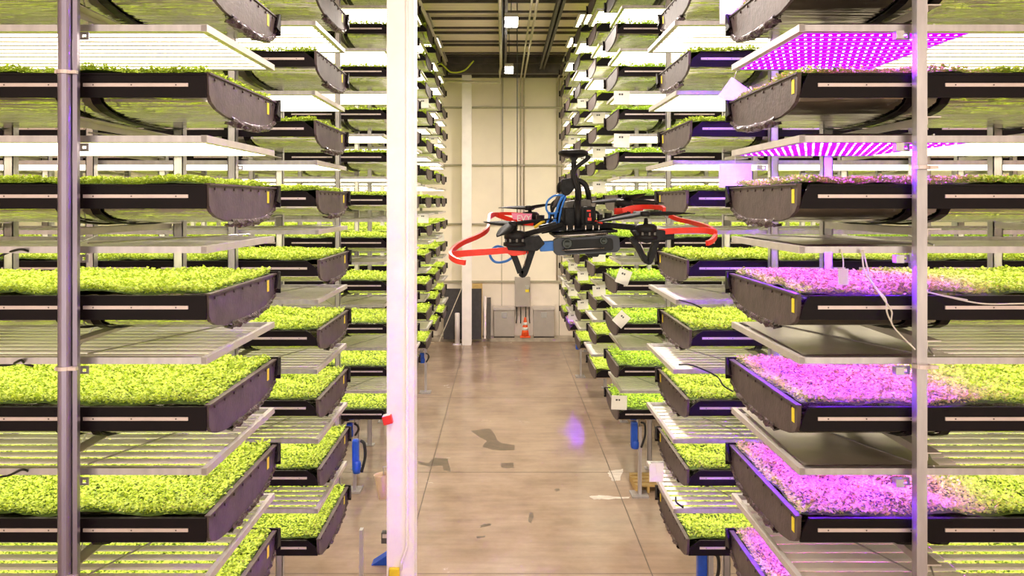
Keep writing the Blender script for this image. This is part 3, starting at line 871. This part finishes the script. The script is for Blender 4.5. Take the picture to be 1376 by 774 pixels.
# traffic cone
x_ = (706-676)*27.2/FPX
r = link('traffic_cone', None, None, (x_, 27.42, 0.13)); tag(r, 'orange traffic cone with white bands between the two grey cabinets', 'cone')
link('base', MB().box(-0.18, 0.18, -0.1, 0.18, 0, 0.05).mesh('base', 'cone_orange', bevel=0.01), r)
link('cone', MB().lathe([(0.14, 0.05), (0.115, 0.22), (0.07, 0.50), (0.035, 0.70), (0.02, 0.70)], (0, 0.04, 0), 24).mesh('cone', 'cone_orange', True), r)
for a, b_ in ((0.26, 0.36), (0.44, 0.53)):
    f = lambda z: 0.14-(z-0.05)*0.16
    link('reflective_band', MB().lathe([(f(a)+.004, a), (f(b_)+.004, b_)], (0, 0.04, 0), 24).mesh('reflective_band', 'cone_white', True), r)
# boards leaning at the left
def leaning(px0, px1, ptop, Y, m, name, label, thick=0.05):
    x0 = (px0-676)*Y/FPX; x1 = (px1-676)*Y/FPX; z1 = EYE+(272-ptop)*Y/FPX
    r = link(name, None, None, ((x0+x1)/2, Y, 0)); tag(r, label, 'board')
    w_ = (x1-x0)/2
    link('sheet', MB().prism([(-0.05, 0.13), (0.0, 0.13), (0.30, z1), (0.25, z1)], 'x', -w_, w_).mesh('sheet', m), r)
    return r
leaning(596, 647, 389, 27.1, 'black_board', 'panel_sheet', 'large dark sheet leaning on the wall behind the white wall column')
leaning(634, 648, 382, 27.25, 'wood', 'panel_sheet', 'pale board leaning behind the dark sheet')
for a, b_, t, m, lb in ((650.5, 653, 399, 'strip_metal', 'narrow pale profile leaning beside the dark sheet'), (654, 659.5, 401, 'steel_dark', 'dark steel profile leaning beside the grey cabinet')):
    leaning(a, b_, t, 27.2, m, 'metal_profile', lb)
# bollard post and thin pole
x_ = (614.5-676)*26.8/FPX
r = link('bollard', None, None, (x_, 26.8, 0)); tag(r, 'short cream bollard before the dark leaning sheet', 'bollard')
link('post', MB().lathe([(0.085, 0), (0.085, 1.05), (0.07, 1.08)], (0, 0, 0), 18).mesh('post', 'white_paint', True), r)
link('foot', MB().box(-0.14, 0.14, -0.14, 0.14, 0, 0.015).mesh('foot', 'white_paint'), r)
o = link('pole', MB().tube([at(590, 459, 24), at(620, 388, 26.6)], 0.014, 8).mesh('pole', 'conduit')); tag(o, 'thin metal pole leaning beside the cream bollard', 'pole')

# ------------------------------------------------------------------ floor stains
def stain(poly, m, label, h=0.0012):
    pts = [flr(*p) for p in poly]
    cx_ = sum(p[0] for p in pts)/len(pts); cy_ = sum(p[1] for p in pts)/len(pts)
    rr = random.Random(len(poly)+int(poly[0][0]))
    out = []
    for i, p in enumerate(pts):
        q = pts[(i+1) % len(pts)]
        for j in range(4):
            t = j/4; out.append((p[0]+(q[0]-p[0])*t-cx_+rr.uniform(-.02, .02), p[1]+(q[1]-p[1])*t-cy_+rr.uniform(-.02, .02)))
    o = link('floor_stain', MB().prism(out, 'z', 0, h).mesh('floor_stain', m), None, (cx_, cy_, 0.0002))
    tag(o, label, 'stain')
stain([(633, 579), (648, 577), (660, 576), (668, 592), (676, 596), (691, 598), (691, 605), (664, 605), (648, 600), (655, 592), (642, 586)], 'stain_dark', 'large dark wet patch in the middle of the aisle floor')
stain([(562, 620), (575, 622), (585, 615), (601, 617), (606, 634), (598, 632), (594, 625), (578, 627), (562, 624)], 'stain_dark', 'dark scuffed patch on the floor beside the white column')
stain([(673, 622), (691, 622), (690, 629), (675, 629)], 'stain_dark', 'small round stain below the large wet patch')
stain([(710, 689), (717, 690), (715, 703), (709, 701)], 'stain_dark', 'narrow dark blot in the lower aisle')
stain([(645, 706), (659, 703), (660, 706), (646, 709)], 'stain_dark', 'short dark scrape in the lower aisle')
stain([(640, 721), (652, 720), (652, 722), (641, 723)], 'stain_dark', 'smallest dark scrape near the lower joint')
stain([(746, 657), (752, 656), (751, 660), (746, 660)], 'stain_dark', 'tiny dark spot right in the open floor')
stain([(817, 633), (838, 630), (832, 645), (824, 647), (818, 638)], 'stain_light', 'pale smear on the floor near the racks')
stain([(792, 667), (806, 666), (846, 668), (846, 670), (808, 671), (796, 671)], 'stain_light', 'pale chipped streak along the floor joint')

# ------------------------------------------------------------------ cables on the near racks
def cable(pts, r, m, label, name='cable'):
    o = link(name, MB().tube(bez(pts, 10), r, 6).mesh(name, m, True)); tag(o, label, 'cable', 'loose cables on the racks'); return o
def A(px, py, Y): return at(px, py, Y)
cable([A(0, 491, 4.95), A(15, 490, 4.95), A(28, 484, 4.9), A(34, 489, 4.95), A(45, 492, 4.96)], 0.008, 'cable_black', 'black cable looping over the lamp frame beside the round post')
cable([A(0, 344, 4.95), A(12, 339, 4.94), A(28, 335, 4.9), A(42, 339, 4.95)], 0.008, 'cable_black', 'black cable arched on the lamp frame level with the drone')
cable([A(0, 641, 4.95), A(14, 638, 4.93), A(30, 631, 4.9), A(40, 634, 4.95)], 0.008, 'cable_black', 'black cable loop on the lowest whole lamp frame')
cable([A(1130, 335, 4.92), A(1133, 350, 4.9), A(1133, 362, 4.9)], 0.004, 'cable_white', 'short cord holding the purple-lit tag')
card(1133, 372, 4.9, 14, 22, 0.0, 'small purple-lit tag dangling above the purple seedlings', None, False, 'hanging_tag')
cable([A(1158, 336, 4.9), A(1162, 365, 4.88), A(1178, 388, 4.86), A(1190, 402, 4.84), A(1192, 420, 4.84), A(1199, 436, 4.86)], 0.005, 'cable_white', 'thin pale wire hanging past the purple tray')
cable([A(1160, 336, 4.9), A(1170, 375, 4.88), A(1186, 400, 4.84), A(1198, 418, 4.84), A(1200, 438, 4.86), A(1230, 470, 4.8)], 0.005, 'cable_white', 'second pale wire tangled beside the square post')
cable([A(1241, 391, 4.85), A(1270, 398, 4.84), A(1320, 408, 4.84), A(1376, 408, 4.84)], 0.005, 'cable_white', 'pale wire draped across the tray front beyond the square post')
cable([A(1240, 391, 4.85), A(1262, 396, 4.83), A(1300, 403, 4.83)], 0.004, 'cable_white', 'shorter pale wire beside the draped one')
cable([A(912, 490, 7.8), A(930, 491, 7.75), A(962, 505, 7.75), A(972, 518, 7.76), A(985, 526, 7.8)], 0.008, 'cable_black', 'black cable over the seedlings of the second rack')
cable([A(912, 403, 7.8), A(930, 408, 7.76), A(943, 414, 7.78)], 0.008, 'cable_black', 'short black cable on the lamp frame below the drone guard')
cable([A(908, 668, 7.8), A(909, 675, 7.75), A(918, 682, 7.78)], 0.009, 'cable_black', 'black cable loop on the lowest lamp frame')

# ------------------------------------------------------------------ the drone
DY = 1.75
dro = link('drone', None, None, at(783, 300, DY)); tag(dro, 'black quadcopter drone with red prop guards hovering in the aisle', 'drone')
ORG = np.array(at(783, 300, DY))
def D(px, py, d=0.0): return tuple(np.array(at(px, py, DY+d))-ORG)
def U(px): return px*DY/FPX           # pixels to metres at the drone
def dpart(name, mb, m, smooth=False, bevel=0, parent=None, label=None):
    o = link(name, mb.mesh(name, m, smooth, bevel), parent or dro)
    if label: o['label'] = label
    return o
def outline(pts, d0, d1):
    """side outline given as picture points, with depth"""
    mb = MB(); n = len(pts)
    mb.add([D(x, y, 0) for x, y in pts], [])
    vs = mb.v; a = [(v[0], v[1]+d0, v[2]) for v in vs]; c = [(v[0], v[1]+d1, v[2]) for v in vs]
    mb = MB(); mb.add(a+c, [tuple(range(n-1, -1, -1)), tuple(range(n, 2*n))]+[(i, (i+1) % n, n+(i+1) % n, n+i) for i in range(n)])
    return mb
def rrect(cx_, cy_, w_, h_, r, ang, n=6):
    out = []
    for (sx_, sy_, a0) in ((1, 1, 0), (-1, 1, 90), (-1, -1, 180), (1, -1, 270)):
        for i in range(n+1):
            a = math.radians(a0+90*i/n)
            x = sx_*(w_/2-r)+r*math.cos(a); y = sy_*(h_/2-r)+r*math.sin(a)
            out.append((cx_+x*math.cos(ang)-y*math.sin(ang), cy_+x*math.sin(ang)+y*math.cos(ang)))
    return out
# stereo camera slung in front
ANG = -0.055
cam_o = dpart('stereo_camera', outline(rrect(781, 326, 83, 21, 6, ANG), -0.115, -0.075), 'drone_grey', label='slate grey stereo camera bar')
dpart('faceplate', outline(rrect(783, 326.2, 62, 16, 4, ANG), -0.118, -0.115), 'drone_black', parent=cam_o)
for px, py, r_ in ((762, 327.5, 6.5), (811, 323.5, 5)):
    c = D(px, py, -0.118)
    dpart('lens', MB().lathe([(U(r_), 0.0), (U(r_), -0.003), (U(r_*.7), -0.0035), (U(r_*.5), -0.001)], c, 24, 'y'), 'lens_glass', True, parent=cam_o)
dpart('edge_strip', MB().tube([D(744, 317.6, -0.121), D(816, 313.8, -0.121)], U(1.0), 8), 'drone_metal', True, parent=cam_o, label='bright edge line')
dpart('edge_strip', MB().tube([D(755, 336.4, -0.121), D(812, 333.2, -0.121)], U(0.7), 8), 'drone_metal', True, parent=cam_o)
dpart('camera_mount', outline([(752, 334), (810, 331), (806, 338), (798, 338), (796, 341), (784, 341), (780, 337), (754, 338)], -0.10, -0.05), 'drone_black')
dpart('side_clamp', outline([(723, 322), (740, 321), (740, 333), (723, 334)], -0.11, -0.07), 'drone_blue', bevel=0.001, label='bright blue clamp')
# frame plates
dpart('lower_plate', outline([(742, 313), (822, 307), (822, 310), (742, 317)], -0.09, 0.12), 'drone_carbon')
dpart('upper_plate', outline([(726, 309), (750, 303), (800, 300), (826, 303), (826, 306), (800, 306), (750, 309), (727, 313)], -0.05, 0.09), 'drone_carbon')
mbx = MB()
for px in (762, 771, 787, 797, 805):
    mbx.tube([D(px, 313, -0.06), D(px, 303, -0.06)], U(1.1), 8)
dpart('standoff', mbx, 'drone_metal', True, label='row of bright metal screws')
# electronics stack
dpart('electronics_stack', outline([(755, 279), (798, 277), (800, 304), (756, 306)], -0.03, 0.06), 'drone_black', bevel=0.001)
mbx = MB()
for i, (a, b_, c, d_) in enumerate(((758, 281, 770, 300), (773, 283, 781, 304), (784, 281, 796, 299), (760, 300, 796, 303))):
    mbx.add([], []); q = outline([(a, b_), (c, b_), (c, d_), (a, d_)], -0.04, -0.03); mbx.add(q.v, q.f)
dpart('circuit_board', mbx, 'drone_carbon')
mbx = MB()
for (a, b_, c, d_) in ((786, 282, 791, 284), (787, 292, 792, 296), (789, 286, 791, 291)):
    q = outline([(a, b_), (c, b_), (c, d_), (a, d_)], -0.042, -0.04); mbx.add(q.v, q.f)
dpart('component', mbx, 'drone_red', label='red components on the board')
dpart('standoff', MB().tube([D(757, 306, -0.045), D(756, 279, -0.045)], U(1.2), 8).tube([D(798, 303, -0.045), D(798, 278, -0.045)], U(1.0), 8).tube([D(777, 306, -0.05), D(776, 270, -0.04)], U(4.5), 8), 'drone_black', True)
dpart('battery', outline([(762, 271), (780, 268), (794, 268), (795, 278), (761, 280)], 0.0, 0.10), 'drone_battery', bevel=0.002, label='dark grey battery block')
# antenna mast with a disc
dpart('antenna_disc', MB().lathe([(U(4), 0.0), (U(12), U(0.6)), (U(19), U(3.5)), (U(20.5), U(6)), (U(19.5), U(8.5)), (U(14), U(10.5)), (U(4), U(11.5))], D(770.5, 212), 32), 'drone_black', True)
dpart('mast', MB().tube(bez([D(771, 213), D(771, 225), D(771, 235), D(776, 250), D(777, 265), D(774, 279)]), [U(3.6)]*20+[U(4.6)]*51, 10), 'drone_black', True)
dpart('mast_cable', MB().tube(bez([D(787, 211, -.01), D(791, 212, -.01), D(782, 219, -.015), D(772, 228, -.02), D(771, 240, -.02), D(775, 255, -.02), D(776, 275, -.01)]), U(2.9), 8), 'drone_black', True)
dpart('disc_bracket', outline([(765, 211), (777, 211), (773, 218), (769, 218)], -0.01, 0.01), 'drone_black')
# padded hoop
hp = bez([D(752, 258, 0.01), D(753, 248, 0), D(764, 243, 0), D(778, 243, 0), D(786, 248, 0), D(790, 258, 0), D(792, 272, 0.01)])
dpart('roll_hoop', MB().tube(hp, [U(3.8)]*len(hp), 10), 'drone_black', True)
dpart('foam_pad', outline([(754, 241), (768, 239), (771, 245), (771, 254), (764, 262), (757, 264), (752, 254)], -0.02, 0.03), 'drone_carbon', bevel=0.003)
dpart('strut', MB().tube([D(764, 250, -.01), D(750, 266, -.01), D(745, 277, 0)], U(3), 8), 'drone_battery', True)
dpart('strut', MB().tube([D(758, 258, .02), D(752, 282, .02), D(748, 300, .02)], U(4), 8), 'drone_black', True)
for pts in ([(756, 262), (745, 263), (736, 270), (734, 280), (738, 290), (734, 303)], [(758, 262), (752, 272), (748, 285), (745, 296), (735, 305)], [(755, 264), (750, 276), (746, 290), (748, 304)], [(736, 285), (742, 287), (750, 284)],
            [(760, 264), (755, 278), (752, 292), (750, 308)]):
    dpart('wire', MB().tube(bez([D(x, y, -0.03+0.002*i) for i, (x, y) in enumerate(pts)]), U(1.35), 8), 'drone_blue', True, label='bright blue wire')
dpart('wire', MB().tube(bez([D(677, 333, -0.09), D(668, 331, -0.09), D(660, 337, -0.09), D(659, 345, -0.09), D(666, 352, -0.09), D(680, 351, -0.09), D(691, 344, -0.09), D(697, 340, -0.09)]), U(1.6), 8), 'drone_blue', True, label='blue wire loop under the motor')
# arms
def arm(x0, y0, x1, y1, d0, d1, w0=6.0, w1=5.0):
    mb = MB(); a = np.array(D(x0, y0, d0)); b2 = np.array(D(x1, y1, d1))
    mb.ribbon([a, (a+b2)/2, b2], (0.3, 1, 0.0), 0.022, U(w0))
    return dpart('arm', mb, 'drone_carbon', bevel=0.0008)
arm(752, 303, 694, 318, -0.04, -0.16); arm(812, 302, 870, 307, -0.04, -0.16, 7)
arm(748, 297, 716, 300, 0.06, 0.18); arm(805, 297, 848, 287, 0.06, 0.18)
def motor(px, py, d, s=1.0, hub=0.0):
    c = D(px, py, d)
    k_ = s*DY/FPX
    r = dpart('motor', MB().lathe([(13*k_, 0), (15*k_, 1*k_), (15*k_, 5*k_), (12*k_, 6*k_), (12*k_, 9*k_), (14*k_, 10*k_), (14*k_, 17*k_), (10*k_, 20*k_), (3*k_, 20.5*k_), (2.5*k_, 27*k_), (1*k_, 28*k_)], c, 22), 'drone_black', True)
    mb = MB()
    for i in range(9):
        a = 2*PI*i/9
        mb.box(c[0]+12.6*k_*math.cos(a)-1.2*k_, c[0]+12.6*k_*math.cos(a)+1.2*k_, c[1]+12.6*k_*math.sin(a)-1.2*k_, c[1]+12.6*k_*math.sin(a)+1.2*k_, c[2]+6*k_, c[2]+10*k_)
    dpart('winding', mb, 'drone_battery', parent=r)
    return c, k_
def blade(tip, root_, d0, d1, w_, name='blade', parent=None, rise=0.0):
    a = np.array(D(*root_, d0)); b2 = np.array(D(*tip, d1))
    n = 12; base = []
    mb = MB()
    ax = b2-a; L_ = np.linalg.norm(ax); ax /= L_
    side = np.cross(ax, (0, 0, 1)); side /= np.linalg.norm(side)
    vs = []
    for i in range(n):
        t = i/(n-1); ww = w_*(0.35+1.0*math.sin(PI*min(1, t*0.9+0.12))**0.8)*(1 if t < 0.97 else 0.5)
        p = a+ax*L_*t; tw = 0.55*(1-t*0.7)
        sd = side*math.cos(tw)+np.array([0, 0, 1])*math.sin(tw)
        nn = np.cross(ax, sd)
        for (u, v) in ((-0.5, 0), (0, 0.0012), (0.5, 0), (0, -0.0006)):
            vs.append(tuple(p+sd*ww*u+nn*v))
    fs = [(i*4+j, i*4+(j+1) % 4, i*4+4+(j+1) % 4, i*4+4+j) for i in range(n-1) for j in range(4)]+[(3, 2, 1, 0), tuple((n-1)*4+j for j in range(4))]
    mb.add(vs, fs)
    return dpart(name, mb, 'drone_carbon', True, parent=parent)
def prop(px, py, d, tips):
    h = dpart('propeller', MB().lathe([(U(5), -0.003), (U(6), 0.0), (U(6), 0.006), (U(3), 0.009)], D(px, py, d), 16), 'drone_black', True)
    for (tx, ty, td) in tips: blade((tx, ty), (px, py-2), d, td, 0.017, parent=h)
# front pair is nearer the camera, rear pair behind
motor(692, 331, -0.16, 0.95); motor(868, 322, -0.16, 0.95)
motor(712, 303, 0.18, 1.0); motor(838, 286, 0.18, 1.0)
prop(689, 303, -0.16, [(650, 298, -0.06), (668, 318, -0.26), (748, 293, -0.14)])
prop(867, 289, -0.16, [(796, 299, -0.14), (934, 287, -0.10), (852, 284, -0.02)])
prop(710, 281, 0.18, [(670, 279, 0.12), (752, 273, 0.20), (716, 282, 0.32)])
prop(838, 270, 0.18, [(782, 273, 0.16), (868, 260, 0.10), (892, 273, 0.24)])
# clamp blocks under the front motors and V-shaped landing legs
dpart('motor_mount', outline([(678, 320), (720, 312), (727, 322), (718, 331), (700, 331), (682, 330)], -0.17, -0.12), 'drone_carbon', bevel=0.002)
dpart('motor_mount', outline([(834, 307), (846, 303), (884, 307), (884, 317), (862, 319), (850, 322), (842, 318)], -0.17, -0.12), 'drone_carbon', bevel=0.002)
def vleg(a, b2, c, w_, d):
    mb = MB()
    mb.ribbon(bez([D(*a, d), D((a[0]+b2[0])/2, (a[1]+b2[1])/2, d), D(b2[0]-2, b2[1], d)], 6), (0, 1, 0), 0.03, U(w_))
    mb.ribbon(bez([D(b2[0]-2, b2[1], d), D(b2[0]+3, b2[1]+1, d), D((c[0]+b2[0])/2+2, (c[1]+b2[1])/2, d), D(*c, d)], 6), (0, 1, 0), 0.03, U(w_))
    return dpart('landing_leg', mb, 'drone_carbon')
vleg((684, 330), (701, 366), (719, 324), 7.5, -0.14)
vleg((848, 319), (869, 350), (884, 314), 6, -0.14)
dpart('strut', MB().tube([D(709, 333, -0.16), D(704, 358, -0.16)], U(0.7), 6), 'drone_metal', True)
dpart('strut', MB().tube([D(859, 322, -0.16), D(867, 342, -0.16)], U(0.7), 6), 'drone_metal', True)
# red hoop guards: flat strips that curve away
def guard(pts, w_, wd=(0, 0, 1), t=0.006):
    P_ = bez([D(x, y, d) for x, y, d in pts], 12)
    return dpart('prop_guard', MB().ribbon(P_, wd, U(w_), t), 'drone_red', label='red curved prop guard strip')
guard([(709, 337, -0.15), (690, 339.5, -0.16), (682, 336.5, -0.165), (660, 338, -0.18), (630, 340, -0.20), (606, 342, -0.22)], 7.5)
guard([(625, 353, -0.26), (613, 350, -0.25), (605, 343, -0.23), (609, 335, -0.20), (622, 326, -0.16), (643, 317, -0.10), (655, 308, -0.06), (657, 296, -0.02), (659, 289, 0.02), (668, 288, 0.08)], 6.0)
guard([(657, 292, 0.0), (668, 287.5, 0.08), (682, 287, 0.12), (702, 288, 0.14)], 4.5)
guard([(668, 289, 0.08), (682, 294, 0.10), (702, 299, 0.12), (716, 301, 0.13)], 6)
guard([(866, 314, -0.15), (885, 312, -0.16), (910, 310, -0.18), (945, 309.5, -0.21), (961, 312, -0.23)], 7.0)
guard([(900, 290, -0.02), (912, 295, -0.05), (930, 299, -0.10), (950, 305, -0.17), (961, 312, -0.22), (961, 318, -0.24), (956, 324, -0.26), (950, 327, -0.27)], 5.5)
guard([(836, 283, 0.12), (850, 279, 0.12), (870, 278, 0.10), (888, 279, 0.05), (893, 282, 0.02)], 6.5)
guard([(826, 284, 0.14), (845, 283, 0.16), (864, 280, 0.15)], 9)
# white lettering plate on the rear red guard
pl_ = dpart('name_plate', outline([(688, 287), (717, 288), (716, 298), (690, 296)], 0.10, 0.105), 'drone_pink', label='pink plate with white letters')
tx = bpy.data.curves.new('lettering', 'FONT'); tx.body = 'EVY'; tx.size = U(12); tx.extrude = 0.0004; tx.align_x = 'CENTER'
tx.materials.append(M['drone_white']); tmp = bpy.data.objects.new('tmp', tx); me_ = bpy.data.meshes.new_from_object(tmp); bpy.data.objects.remove(tmp)
to = link('lettering', me_, pl_)
to.location = D(704, 297, 0.098); to.rotation_euler = (PI/2, 0, 0)
dpart('antenna_tip', MB().tube([D(718, 306, 0.0), D(728, 299, 0.0), D(732, 297, 0.0)], U(2), 8), 'guard_yellow', True, label='yellow tip')
dpart('capacitor', MB().tube([D(806, 300, -0.02), D(806, 288, -0.02)], U(4), 12).tube([D(817, 298, 0.0), D(817, 286, 0.0)], U(5), 12), 'drone_black', True)
dpart('wire', MB().tube(bez([D(800, 297, -0.04), D(806, 299, -0.05), D(815, 301, -0.05)]), U(1.3), 6), 'drone_red', True, label='red wire')

for pts in ([(748, 268), (741, 276), (744, 290), (752, 302)], [(752, 266), (742, 284), (739, 300), (746, 308)], [(797, 283), (804, 287), (806, 296), (800, 303)]):
    dpart('wire', MB().tube(bez([D(x, y, 0.0) for x, y in pts]), U(1.8), 8), 'drone_black', True)
dpart('capacitor', MB().tube([D(726, 300, 0.08), D(726, 289, 0.08)], U(6), 12).tube([D(738, 303, 0.03), D(738, 294, 0.03)], U(4), 12), 'drone_black', True)
dpart('speed_controller', outline([(722, 302), (744, 297), (745, 301), (723, 307)], -0.08, -0.05), 'drone_black', bevel=0.001)
dpart('speed_controller', outline([(816, 298), (842, 301), (842, 305), (816, 303)], -0.08, -0.05), 'drone_black', bevel=0.001)
